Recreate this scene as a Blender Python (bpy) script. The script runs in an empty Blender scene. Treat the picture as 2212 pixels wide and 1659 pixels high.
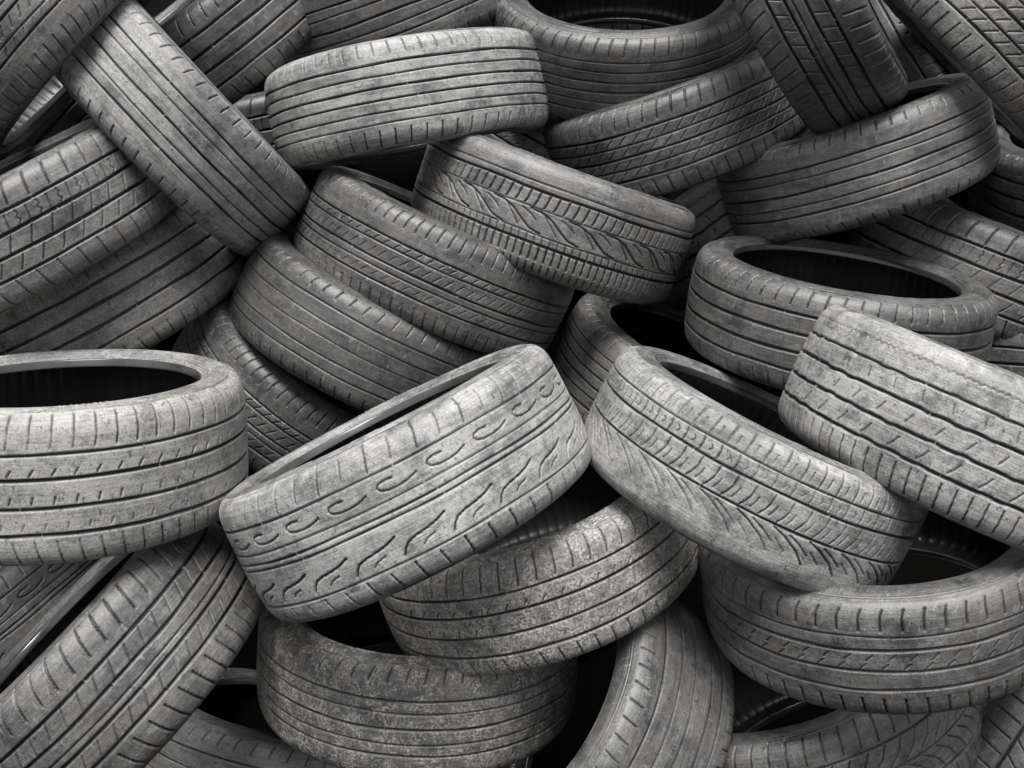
import bpy, math, random
import numpy as np
from mathutils import Vector, Matrix
random.seed(4)
scene=bpy.context.scene
scene.view_settings.view_transform='Standard'; scene.view_settings.look='None'; scene.view_settings.exposure=0
# ---------------------------------------------------------------- tyre section and treads
def smooth(pts,n):
    p=np.array(pts,float); P=np.vstack([2*p[0]-p[1],p,2*p[-1]-p[-2]])
    out=[]
    for i in range(1,len(P)-2):
        t=np.linspace(0,1,24,endpoint=False)[:,None]
        a,b,c,d=P[i-1],P[i],P[i+1],P[i+2]
        out.append(.5*((2*b)+(-a+c)*t+(2*a-5*b+4*c-d)*t*t+(-a+3*b-3*c+d)*t**3))
    out=np.vstack(out+[p[-1:]])
    L=np.r_[0,np.cumsum(np.hypot(*np.diff(out,axis=0).T))]
    s=np.linspace(0,L[-1],n)
    return np.c_[np.interp(s,L,out[:,0]),np.interp(s,L,out[:,1])],s
half=[(0,.320),(.03,.3196),(.06,.318),(.08,.3155),(.092,.311),(.101,.303),(.106,.292)]
TRP=[(-w,r) for w,r in half[::-1]]+half[1:]
SWP=[(.106,.292),(.1095,.278),(.110,.264),(.1065,.2535),(.1018,.2475),(.0998,.2445),(.0985,.2405)]
BDP=[(.0985,.2405),(.0975,.2385),(.0955,.2375),(.0915,.2362),(.087,.2352),(.0852,.2356),(.0845,.238)]
ilh=[(.0845,.238),(.090,.248),(.096,.262),(.095,.280),(.085,.294),(.05,.304)]
ILP=ilh+[(0,.306)]+[(-w,r) for w,r in ilh[::-1]]
def revolve(name,prof,NA,disp=None,groove=None,flip=False):
    n=len(prof)
    tan=np.gradient(prof,axis=0); tan/=np.linalg.norm(tan,axis=1)[:,None]
    nor=np.c_[-tan[:,1],tan[:,0]]
    th=np.arange(NA)*2*math.pi/NA
    d=np.zeros((NA,n)) if disp is None else disp
    w=prof[:,0][None]+nor[:,0][None]*d; r=prof[:,1][None]+nor[:,1][None]*d
    co=np.stack([r*np.cos(th)[:,None],r*np.sin(th)[:,None],w],-1).reshape(-1,3)
    i=np.arange(NA)[:,None]; j=np.arange(n-1)[None]
    a=i*n+j; b=((i+1)%NA)*n+j
    q=np.stack([a,b,b+1,a+1] if not flip else [a,a+1,b+1,b],-1).reshape(-1,4)
    me=bpy.data.meshes.new(name)
    me.vertices.add(len(co)); me.vertices.foreach_set('co',co.astype(np.float32).ravel())
    me.loops.add(q.size); me.loops.foreach_set('vertex_index',q.astype(np.int32).ravel())
    me.polygons.add(len(q)); me.polygons.foreach_set('loop_start',np.arange(0,q.size,4,dtype=np.int32))
    me.polygons.foreach_set('use_smooth',np.ones(len(q),bool))
    me.update(calc_edges=True)
    if groove is not None:
        at=me.attributes.new('groove','FLOAT','POINT'); at.data.foreach_set('value',groove.astype(np.float32).ravel())
    return me
NA=1200; NT=136
TP,TS=smooth(TRP,NT); S=TS-TS[-1]/2
CIRC=2*math.pi*.32
def rep(st,m): return [([(u/m+k/m,s) for u,s in p],w,d) for k in range(m) for p,w,d in st]
def mir(st,off=.5): return st+[([(u+off,-s) for u,s in p],w,d) for p,w,d in st]
def design(n,circ,strokes,seed,wear=.5):
    k=NA//n; P=CIRC/n
    X=(np.arange(k)/k*P)[:,None]+0*S[None]; Y=S[None]+0*X
    H=np.zeros((k,NT))
    for pts,w,dp in strokes:
        D=np.full(H.shape,9.)
        for sh in (-2,-1,0,1,2):
            for (u0,s0),(u1,s1) in zip(pts[:-1],pts[1:]):
                ax,ay,bx,by=(u0+sh)*P,s0,(u1+sh)*P,s1
                vx,vy=bx-ax,by-ay
                t=np.clip(((X-ax)*vx+(Y-ay)*vy)/(vx*vx+vy*vy+1e-12),0,1)
                D=np.minimum(D,np.hypot(X-ax-t*vx,Y-ay-t*vy))
        H=np.maximum(H,dp*np.clip((w/2+.0010-D)/.0012,0,1))
    H=np.tile(H,(n,1))
    th=np.arange(NA)[:,None]*2*math.pi/NA
    r=np.random.default_rng(seed)
    wr=np.zeros((NA,NT))
    for f in (1,2,3,5,8,13,29,47):
        wr+=np.sin(f*th+r.uniform(0,6)+S[None]*r.uniform(-60,60))/math.sqrt(f)
    wr=1-wear*(.5+.5*np.tanh(wr*1.4))
    edge=np.clip((np.abs(S[None])-.06)/.03,0,1)
    H*=np.maximum(wr,edge*.8)
    for c in circ:
        s0,w,dp=c[:3]; amp,fr=(c[3],c[4]) if len(c)>3 else (0,0)
        tri=np.sin(th*fr) if fr else 0
        D=np.abs(S[None]-s0-amp*tri-.0005*np.sin(th*9+s0*99))
        g=dp*np.clip((w/2+.0009-D)/.0013,0,1)*(.75+.25*wr)
        twi=((th*8/(2*math.pi)+s0*3)%1)<.012
        g=np.where(twi,g*.35,g)
        H=np.maximum(H,g)
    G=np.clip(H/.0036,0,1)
    bump=.0008*np.sin(3*th+1)+.0004*np.sin(7*th+S[None]*60)
    return revolve('tread_mesh',TP,NA,disp=-H+bump,groove=G)
d=.006
c4=[(-.056,.004,d),(-.019,.0048,d),(.019,.0048,d),(.056,.004,d)]
sh=lambda a=.072,b=.114,w=.0020,sl=.2,dp=.004:[([(0,a),(sl*.4,(a+b)/2),(sl,b)],w,dp)]
DES={}
DES['rib']=design(60,c4,mir(sh()),1,.7)
DES['ribfine']=design(60,[(-.058,.003,d),(-.034,.0022,.0045),(-.010,.003,d),(.014,.0026,d),(.038,.002,.0045),(.060,.0018,.004)],mir(sh(.074,.114,.0022)),31,.5)
DES['rib_plain']=design(60,[(-.05,.0030,d),(-.028,.002,.004),(0,.0038,d),(.03,.002,.004),(.052,.003,d)],mir(sh(.085,.112)),2,.6)
DES['slick']=design(60,[(-.06,.0022,.004),(-.035,.0018,.0035),(.0,.0015,.0028),(.03,.0018,.0035),(.062,.0026,.004)],mir(sh(.08,.105,.0018)),3,.9)
DES['hook']=design(24,[(.004,.002,.005),(-.006,.002,.005),(.061,.0018,.004),(.020,.0014,.0032),(-.068,.0016,.0036)],
   [([(.36,.0465),(.2,.0475),(.07,.0455),(.03,.041),(.08,.0355),(.22,.0325),(.42,.032),(.62,.034),(.80,.0385)],.0015,.0042),
    ([(-.06,-.060),(0.0,-.0515),(.1,-.0445),(.28,-.0405),(.50,-.0385),(.72,-.035),(.92,-.029)],.0021,.0046),([(.34,-.057),(.44,-.0515),(.62,-.0485)],.0012,.0034),
    ([(.0,.066),(.08,.09),(.11,.114)],.0015,.004),([(.5,.070),(.56,.088),(.58,.104)],.0012,.003),([(.04,-.074),(.09,-.094),(.12,-.114)],.0020,.0044),([(.54,-.076),(.59,-.094),(.62,-.112)],.0016,.004)],4,.08)
DES['wing']=design(24,[(.052,.004,d),(-.048,.0045,d),(.066,.002,.003),(.018,.0016,.003),(-.030,.0016,.003)],
   rep([([(0,.022),(.15,.032),(.25,.048)],.003,.005)],4)+[([(-.3,.015),(0,.013),(.3,.004),(.55,-.010),(.8,-.022),(1.1,-.027)],.0026,.005),([(.1,.008),(.3,-.006),(.5,-.022)],.0015,.004),([(.5,.012),(.75,.004),(.9,-.004)],.0014,.0035)]
   +rep([([(0,-.052),(.1,-.078)],.0028,.005)],5)+rep([([(0,-.086),(.1,-.112)],.002,.004)],5)+rep([([(0,-.033),(.1,-.044)],.0014,.004)],5),5,.25)
DES['diag']=design(60,[(-.052,.0035,d),(-.026,.0026,.004),(0,.0035,d),(.026,.0026,.004),(.052,.0035,d)],
   [([(0,-.022),(.3,-.015),(.6,-.006)],.0013,.003),([(0,.005),(.3,.012),(.6,.021)],.0013,.003),([(0,.03),(.3,.038),(.6,.047)],.0015,.003),([(0,-.03),(-.3,-.038),(-.6,-.047)],.0015,.003)]+mir(sh(.064,.114,.002,.3)),6,.35)
DES['winter']=design(30,[(.034,.003,.0055),(-.014,.003,.0055),(.064,.002,.004)],
   rep([([(0,.038),(.06,.05),(0,.06)],.002,.0042),([(.5,.044),(.62,.049),(.5,.054)],.0014,.0034),([(.1,.068),(.2,.09),(.2,.106)],.002,.0042),([(.55,.072),(.62,.088)],.0015,.0034)],2)
   +rep([([(0,-.010),(.2,.0),(.35,.012),(.4,.030)],.0015,.004),([(.5,-.006),(.65,.004),(.72,.014)],.0012,.0032)],2)
   +[([(0,-.018),(.35,-.026),(.8,-.042),(1.1,-.060)],.0019,.0042),([(.45,-.020),(.8,-.030),(1.1,-.042)],.0014,.0034),([(.15,-.034),(.5,-.050)],.0013,.003)],7,.6)
DES['wave']=design(40,[(.050,.003,.005,.0006,40),(.016,.004,d,.0006,40),(-.02,.004,d,.0007,40),(-.056,.004,d,.0005,40)],
   [([(0,-.05),(.14,-.042),(.25,-.032)],.0016,.0038),([(.2,-.010),(.3,-.002),(.36,.004)],.0014,.0032),([(.4,.026),(.35,.034),(.33,.040)],.0014,.0032)]+rep([([(0,-.066),(.2,-.114)],.002,.0042)],2)+[([(0,.078),(.12,.081),(.24,.077),(.36,.081),(.48,.078),(.6,.081),(.72,.077),(.86,.081),(1,.078)],.0012,.0022)],8,.25)
DES['block']=design(48,c4,
   [([(0,-.05),(.25,-.036),(.4,-.025)],.0015,.0036),([(0,-.014),(.4,.014)],.0014,.0036),([(0,.024),(.12,.03),(.02,.036),(.14,.042),(.08,.05)],.0014,.0030),([(.5,.024),(.6,.05)],.0013,.0032)]+mir(sh(.062,.114,.0024,.3)),9,.5)
DES['ribcut']=design(60,[(-.05,.004,d),(-.02,.004,d),(-.008,.002,.004),(.014,.004,d),(.046,.004,d)],
   [([(0,-.046),(.4,-.026)],.0013,.0032),([(0,.018),(.4,.042)],.0013,.0032)]+mir(sh(.062,.114,.0024,.5,.0045)),19,.4)
DES['cross']=design(60,[(-.058,.0042,.006),(-.02,.0036,.0055),(.02,.0042,.006),(.054,.0032,.0055)],
   [([(0,.062),(.1,.075),(.2,.114)],.0020,.004),([(0,.025),(.2,.034)],.0015,.0036),([(0,-.014),(.1,-.004)],.0015,.0036),([(.5,-.05),(.6,-.042)],.0015,.0036),([(0,-.068),(.25,-.114)],.002,.004)],10,.5)
DES['notch']=design(60,[(-.045,.004,d),(-.01,.004,d),(.028,.004,d),(.052,.0016,.003)],
   [([(0,.062),(0,.084),(.12,.098)],.0024,.0044),([(0,-.005),(.3,.004)],.0013,.0032),([(.3,.01),(.6,.02)],.0013,.0032),([(0,-.062),(.2,-.112)],.0024,.0042)],11,.4)
DES['diamond']=design(60,[(0,.003,d),(.05,.003,d),(-.05,.003,d)],
   mir([([(0,.004),(.8,.024),(1.2,.046)],.0018,.004),([(0,.058),(.25,.114)],.0024,.004)],.0),12,.4)
DES['fine']=design(80,[(-.052,.003,d),(-.026,.002,.004),(-.01,.003,d),(.022,.002,.004),(.04,.003,d)],
   [([(0,-.045),(.5,-.032)],.0012,.003),([(0,-.004),(.5,.012)],.0012,.003),([(0,.026),(.4,.036)],.0012,.003)]+mir(sh(.07,.112,.0018,.3)),13,.5)
SP,SS=smooth(SWP,56); NS=720
def sidewall(seed,side):
    r=np.random.default_rng(seed)
    th=np.arange(NS)[:,None]*2*math.pi/NS; s=SS[None]/SS[-1]
    D=np.zeros((NS,len(SS)))
    for s0,w,h in ((.06,.02,.0010),(.17,.012,.0008),(.22,.012,.0008),(.70,.03,.0012),(.82,.02,.001),(.91,.02,.001)):
        D+=h*np.clip((w-np.abs(s-s0))/.015,0,1)
    for k in range(3):
        a=r.uniform(0,6.28); L=r.uniform(.3,.6)
        D+=np.where((((th-a)%6.283)<L)&(s>.3)&(s<.62),.0007*(np.sin(th*180)>0),0)
    for k in range(5):
        a=r.uniform(0,6.28); L=r.uniform(.08,.3)
        D+=np.where((((th-a)%6.283)<L)&(s>.36)&(s<.58),.0008,0)
    P=SP.copy()
    if side<0: P=P*np.array([-1,1]); D=-D
    return revolve('sidewall_mesh',P,NS,disp=D,flip=(side<0))
SW=[(sidewall(k,1),sidewall(k+50,-1)) for k in range(4)]
BP,_=smooth(BDP,22)
BD=(revolve('bead_mesh',BP,320),revolve('bead_mesh',BP*np.array([-1,1]),320,flip=True))
IP,_=smooth(ILP,50)
thi=np.arange(640)[:,None]*2*math.pi/640
IL=revolve('liner_mesh',IP,640,disp=.0010*(np.sin(thi*80)>.3)*np.ones((1,50)))
# ---------------------------------------------------------------- materials
def nodes(name):
    m=bpy.data.materials.new(name); m.use_nodes=True; nt=m.node_tree; nt.nodes.clear(); return m,nt
class NB:
    def __init__(s,nt): s.nt=nt
    def n(s,t,**k):
        x=s.nt.nodes.new(t)
        for a,b in k.items(): setattr(x,a,b)
        return x
    def l(s,a,b): s.nt.links.new(a,b)
    def math(s,op,a,b=None,clamp=False):
        x=s.n('ShaderNodeMath',operation=op,use_clamp=clamp)
        for i,v in enumerate((a,b)):
            if v is None: continue
            if isinstance(v,(int,float)): x.inputs[i].default_value=v
            else: s.l(v,x.inputs[i])
        return x.outputs[0]
    def noise(s,vec,sc,det=4,ro=.6):
        x=s.n('ShaderNodeTexNoise'); x.inputs['Scale'].default_value=sc; x.inputs['Detail'].default_value=det; x.inputs['Roughness'].default_value=ro
        s.l(vec,x.inputs['Vector']); return x.outputs['Fac']
    def ramp(s,v,a,b,c=0.,d=1.):
        x=s.n('ShaderNodeMapRange'); x.inputs[1].default_value=a; x.inputs[2].default_value=b; x.inputs[3].default_value=c; x.inputs[4].default_value=d; s.l(v,x.inputs[0]); return x.outputs[0]
    def mix(s,f,a,b):
        x=s.n('ShaderNodeMix',data_type='RGBA')
        for i,v in ((0,f),(6,a),(7,b)):
            if isinstance(v,(int,float)): x.inputs[i].default_value=v
            elif isinstance(v,tuple): x.inputs[i].default_value=v+(1,)
            else: s.l(v,x.inputs[i])
        return x.outputs[2]
def rubber(name,groove=True,base=(.010,.010,.0105),dustk=1.,spec=.85,r0=.27,r1=.68,dcol=(.51,.507,.497),simple=False):
    m,nt=nodes(name); b=NB(nt)
    tc=b.n('ShaderNodeTexCoord'); oi=b.n('ShaderNodeObjectInfo')
    off=b.math('MULTIPLY',oi.outputs['Random'],37.)
    va=b.n('ShaderNodeVectorMath',operation='ADD'); b.l(tc.outputs['Object'],va.inputs[0]); b.l(off,va.inputs[1]); V=va.outputs[0]
    sep=b.n('ShaderNodeSeparateColor'); b.l(oi.outputs['Color'],sep.inputs[0])
    dust,brown,lich=sep.outputs
    bs=b.n('ShaderNodeBsdfPrincipled'); out=b.n('ShaderNodeOutputMaterial'); b.l(bs.outputs[0],out.inputs[0])
    bs.inputs['Specular IOR Level'].default_value=spec
    n1=b.noise(V,6,5,.6)
    if simple:
        f=b.math('MULTIPLY',b.math('MULTIPLY',b.ramp(n1,.4,.6,.4,1.),dust),dustk,True)
        b.l(b.mix(f,base,dcol),bs.inputs['Base Color']); b.l(b.ramp(n1,.35,.65,r0,r1),bs.inputs['Roughness'])
        return m
    mp=b.n('ShaderNodeMapping'); mp.inputs['Scale'].default_value=(12,12,620); b.l(V,mp.inputs[0]); VS=mp.outputs[0]
    mp2=b.n('ShaderNodeMapping'); mp2.inputs['Scale'].default_value=(9,9,48); b.l(V,mp2.inputs[0])
    n2=b.noise(V,75,5,.75); n3=b.noise(V,400,3,.65); st=b.noise(VS,1,3,.65); rib=b.noise(mp2.outputs[0],1,6,.7)
    nb=b.noise(V,12,6,.75)
    f=b.math('MULTIPLY',b.ramp(n1,.38,.62,.76,1.),b.ramp(n2,.38,.6,.82,1.08))
    f=b.math('MULTIPLY',f,b.ramp(rib,.38,.56,.80,1.05))
    f=b.math('MULTIPLY',f,b.ramp(nb,.37,.47,.78,1.03))
    f=b.math('MULTIPLY',f,b.ramp(st,.38,.6,.82,1.07))
    f=b.math('MULTIPLY',f,b.ramp(n3,.35,.65,.84,1.13))
    f=b.math('MULTIPLY',b.math('MULTIPLY',f,dust),dustk,True)
    f2=b.math('POWER',f,1.85)
    col=b.mix(f2,base,dcol)
    fb=b.math('MULTIPLY',b.math('MULTIPLY',b.ramp(nb,.49,.6),b.ramp(n2,.42,.56,.25,1.)),b.math('MULTIPLY',brown,.6),True)
    col=b.mix(fb,col,(.115,.083,.059))
    nl=b.noise(V,210,5,.8); nl2=b.noise(V,34,5,.8)
    fl=b.math('MULTIPLY',b.math('MULTIPLY',b.ramp(nl,.46,.55),b.ramp(nl2,.44,.58,.12,1.)),lich,True)
    col=b.mix(fl,col,(.60,.565,.51))
    hole=b.math('MULTIPLY',b.ramp(b.noise(V,110,3,.75),.61,.66),.65)
    col=b.mix(hole,col,(.02,.019,.018))
    wv=b.n('ShaderNodeMapping'); wv.inputs['Scale'].default_value=(300,26,40); wv.inputs['Rotation'].default_value=(.5,.9,.3); b.l(V,wv.inputs[0])
    sc=b.ramp(b.noise(wv.outputs[0],1,1,.5),.68,.72,0,.35)
    col=b.mix(sc,col,(.40,.39,.375))
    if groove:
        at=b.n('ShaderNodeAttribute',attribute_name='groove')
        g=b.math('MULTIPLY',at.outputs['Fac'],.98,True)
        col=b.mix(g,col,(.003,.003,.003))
    b.l(col,bs.inputs['Base Color'])
    b.l(b.ramp(f,0.,1.,r0,r1),bs.inputs['Roughness'])
    h=b.math('ADD',b.math('MULTIPLY',n2,.6),b.math('ADD',b.math('MULTIPLY',n3,.35),b.math('MULTIPLY',fl,.6)))
    bp=b.n('ShaderNodeBump'); bp.inputs['Strength'].default_value=.42; bp.inputs['Distance'].default_value=.004
    b.l(h,bp.inputs['Height']); b.l(bp.outputs[0],bs.inputs['Normal'])
    return m
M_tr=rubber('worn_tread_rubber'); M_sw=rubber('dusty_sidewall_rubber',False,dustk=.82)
M_bd=rubber('bead_rubber',False,base=(.014,.014,.014),dustk=.16,spec=1.,r0=.12,r1=.30,simple=True)
M_il=rubber('inner_liner_rubber',False,base=(.010,.010,.010),dustk=.03,spec=.5,simple=True,r0=.3,r1=.5)
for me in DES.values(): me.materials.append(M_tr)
for a,c in SW: a.materials.append(M_sw); c.materials.append(M_sw)
for a in BD: a.materials.append(M_bd)
IL.materials.append(M_il)
# ---------------------------------------------------------------- the tyres: tread, dust, brown stain, lichen, label
T=[
('rib_plain',.86,.3,0,'grey worn tyre leaning steeply across two stacked tyres'),
('ribfine',1.0,.1,0,'pale grey worn tyre with ribbed tread tipped on the heap'),
('wing',.76,.9,0,'tyre with sweeping wing tread resting on another tyre'),
('fine',.6,.8,0,'dark ribbed tyre with brown stained shoulder under another tyre'),
('slick',.5,.3,.1,'dark bald tyre with thin grooves stacked on its side'),
('fine',.56,.2,0,'dark tyre wedged beneath a bald tyre, opening half hidden'),
('block',.74,.5,0,'grey tyre with zigzag sipes lying on another tyre'),
('rib',.68,.8,.25,'brown stained tyre with scraped tread lying aslant'),
('cross',1.04,.4,.6,'large dusty pale tyre lying flat with open rim hole'),
('hook',1.03,.15,.0,'pale grey tyre with hook shaped tread leaning on lichen covered tyre'),
('winter',.95,.1,0,'grey winter tyre with dense blocks tilted over an open tyre'),
('wave',1.0,.5,0,'pale tyre with wavy grooves resting on a winter tyre'),
('rib',.6,.5,0,'dark tyre lying nearly flat with black open centre'),
('rib_plain',.67,.5,0,'worn ribbed tyre tipped above an open tyre'),
('diag',.6,.4,0,'dark tyre with fine diagonal tread leaning on its neighbour'),
('ribfine',.62,.7,0,'dark tyre lying flat showing its open rim hole'),
('ribcut',.46,.4,0,'nearly black tyre standing steeply on the heap'),
('diag',.64,.7,.3,'tyre with diagonal tread tipped with its opening turned down'),
('rib',.56,.3,0,'dark tyre lying on its side at the heap edge'),
('block',.68,.7,0,'dusty block tread tyre jammed under a ribbed tyre'),
('ribfine',.62,.6,0,'dark dusty tyre with half covered opening under winter tyre'),
('cross',.8,1.1,1.5,'tyre crusted with pale lichen supporting a leaning tyre'),
('rib_plain',.68,1.4,1.0,'mottled brown tyre lying flat with lichen specks'),
('notch',.68,.9,0,'brown grey tyre with notched shoulder lying flat'),
('slick',.68,1.,0,'smooth brown tyre standing on edge between flat tyres'),
('ribcut',.66,.8,.1,'long grey tyre with angled cuts propped up steeply'),
('hook',.54,.6,0,'dark tyre propped behind a steep tyre'),
('slick',.82,1.,0,'brown tyre half buried at the foot of the heap'),
('diamond',.74,.8,0,'dusty tyre with diagonal tread and dark open centre'),
('diamond',.66,.8,0,'dark tyre with diagonal tread at the foot of the heap'),
('fine',.66,1.,0,'brown tyre with speckled tread standing on edge'),
('rib',.58,.6,0,'dark ribbed tyre deep in the heap'),
('rib_plain',.7,1.,0,'brown ribbed tyre lying behind a pale tyre'),
('block',.95,.3,0,'dark tyre glimpsed through the opening of another'),
('block',.45,.4,0,'black tyre buried behind leaning tyres'),
('notch',.6,.4,0,'dark tyre buried in a gap of the heap'),
('wave',.55,.5,0,'dark tyre buried in a gap of the heap'),
('rib',.5,.3,0,'black tyre buried in a gap of the heap'),
('rib',.55,.4,0,'dark tyre buried in a gap of the heap'),
('fine',.45,.4,0,'dark tyre buried in a gap of the heap'),
('rib',.7,.8,0,'brown tyre half buried at the foot of the heap'),
('rib',.35,.8,0,'black tyre jammed behind the heap corner'),
('rib',.35,.4,0,'black tyre buried behind a nearly black tyre'),
]
# world position of each tyre's centre and direction of its axle, in millimetres (x, y, z, ax, ay, az)
POSE=[(-729,2488,1631,735,183,653),(-240,2622,1671,166,-82,-983),(94,2546,1426,333,22,943),(-175,2517,1315,418,58,907),
(-327,2491,1158,473,71,878),(-489,2559,997,602,-65,796),(-1032,2348,1437,-401,-171,900),(-950,2509,1235,-444,-94,891),
(-799,1886,1083,8,57,998),(-184,1833,1040,-443,139,885),(435,1903,1035,416,42,909),(812,1882,1108,387,72,919),
(690,2303,1237,116,-70,991),(809,2665,1542,-324,10,946),(392,2746,1629,-341,-83,937),(267,2792,1848,-19,-464,886),
(628,2529,1911,811,-296,505),(1110,2607,1830,-658,219,-720)]
PACK='d70a679c33e6370816 c76abe8de5904047fb 9749ee7d35d03e27e0 7fa7b7737327464808 7167cc64648b49982f a6c7417403b340e826 83f7655ed17b3536d2 4e371d68d1a742972b 3278f85d51f347676a 5e48924ce5095927ea a2c7b55cd2d54e37df bfe7c657715d66f5bd 3eb97cb0a7094f8198 501b0ab0b22e34976c 6b6b41b7030038d7e8 8cbd5fbb33d53a981f 530c83a2e3913e581d 835bb29f16344137b3 9ffb9e94f1f34b3765 cf6a6181044249e831 492b127e837b384809 888b2f6764df43f829 7458bd41449760a7c8 2c3bc2a311e330d71b c22c83ab47372f8688'
for wd in PACK.split():
    POSE.append(tuple(int(wd[k*3:k*3+3],16)-o for k,o in enumerate([2000,0,1000,1100,1100,1100])))
SC={20:1.04,10:.96,12:.98,19:1.11,36:1.03,21:.98,27:1.12,8:.98,7:1.05,6:1.02,5:1.02}   # tyre sizes differ a little
WZ={8:1.17,9:1.08,10:1.03,11:1.12,25:1.12,2:1.05,24:1.25,17:1.15}                      # wider tyres
def link(o): scene.collection.objects.link(o)
for i,(des,du,br,li,lab) in enumerate(T):
    if du<.77: du*=.93
    P=Vector(POSE[i][:3])/1000; a=Vector(POSE[i][3:]).normalized()
    h=Vector((0,0,1)) if abs(a.z)<.9 else Vector((0,1,0))
    x=h.cross(a).normalized(); y=a.cross(x)
    M=Matrix(((x.x,y.x,a.x,P.x),(x.y,y.y,a.y,P.y),(x.z,y.z,a.z,P.z),(0,0,0,1)))
    e=bpy.data.objects.new('tyre',None); e.empty_display_size=.1; s=SC.get(i,1)
    e.matrix_world=M@Matrix.Rotation(random.uniform(0,6.28),4,'Z')@Matrix.Diagonal((s,s,s*WZ.get(i,1),1)); link(e)
    e['label']=lab; e['category']='tyre'; e['group']='worn tyres in the scrap heap'
    sw=SW[i%4]
    for nm,me in (('tread',DES[des]),('sidewall',sw[0]),('sidewall',sw[1]),('bead',BD[0]),('bead',BD[1]),('inner_liner',IL)):
        o=bpy.data.objects.new(nm,me); o.parent=e; o.color=(du,br,li,1); link(o)
# ---------------------------------------------------------------- ground, with a bank added behind the heap to block sky light
m,nt=nodes('gap_shade_soil'); b=NB(nt); tc=b.n('ShaderNodeTexCoord'); nn=b.noise(tc.outputs['Object'],6,8,.7)
bs=b.n('ShaderNodeBsdfPrincipled'); out=b.n('ShaderNodeOutputMaterial'); b.l(b.mix(nn,(.002,.002,.002),(.008,.007,.006)),bs.inputs['Base Color']); bs.inputs['Roughness'].default_value=1; bs.inputs['Specular IOR Level'].default_value=.1; b.l(bs.outputs[0],out.inputs[0])  # soil coloured near black so gaps between tyres read as deep shade
xs=np.r_[np.linspace(-30,-4,14),np.linspace(-3.8,3.8,60),np.linspace(4,30,14)]; ys=np.r_[np.linspace(-20,1,12),np.linspace(1.2,5,60),np.linspace(5.4,30,14)]
vv=[];ff=[]
for y in ys:
    for x in xs:
        z=np.interp(y,[2.35,3.5,4.0],[0,2.5,2.7])+.05*math.sin(x*5+y*3)*math.cos(y*6-x*2)
        vv.append((x,y,z))
nx=len(xs)
for j in range(len(ys)-1):
    for i in range(nx-1): a=j*nx+i; ff.append((a,a+1,a+nx+1,a+nx))
me=bpy.data.meshes.new('ground'); me.from_pydata(vv,[],ff); me.materials.append(m)
for p in me.polygons: p.use_smooth=True
g=bpy.data.objects.new('ground',me); g['kind']='structure'; g['label']='ground with an added near-black bank that keeps the heap gaps dark'; link(g)
# ---------------------------------------------------------------- light and camera
w=bpy.data.worlds.new('World'); scene.world=w; w.use_nodes=True; nt=w.node_tree; b=NB(nt)
bg=nt.nodes['Background']; sky=b.n('ShaderNodeTexSky',sky_type='NISHITA'); sky.sun_disc=False
el=math.radians(68); az=math.radians(187)
sky.sun_elevation=el; sky.sun_rotation=az; sky.air_density=1; sky.dust_density=4
hs=b.n('ShaderNodeHueSaturation'); hs.inputs['Saturation'].default_value=.15; b.l(sky.outputs[0],hs.inputs['Color']); b.l(hs.outputs[0],bg.inputs[0]); bg.inputs[1].default_value=.12
sd=bpy.data.lights.new('sun','SUN'); sd.energy=3.9; sd.angle=math.radians(28); sd.color=(1,.985,.965)
so=bpy.data.objects.new('sun',sd); link(so)
dirv=Vector((math.sin(az)*math.cos(el),math.cos(az)*math.cos(el),math.sin(el)))
so.rotation_euler=dirv.to_track_quat('Z','Y').to_euler(); so.location=dirv*10
cd=bpy.data.cameras.new('camera'); cd.angle=math.radians(50); cd.clip_end=200; cd.clip_start=.05
co=bpy.data.objects.new('camera',cd); co.location=(0,0,1.7); co.rotation_euler=(math.radians(75),0,0); link(co); scene.camera=co
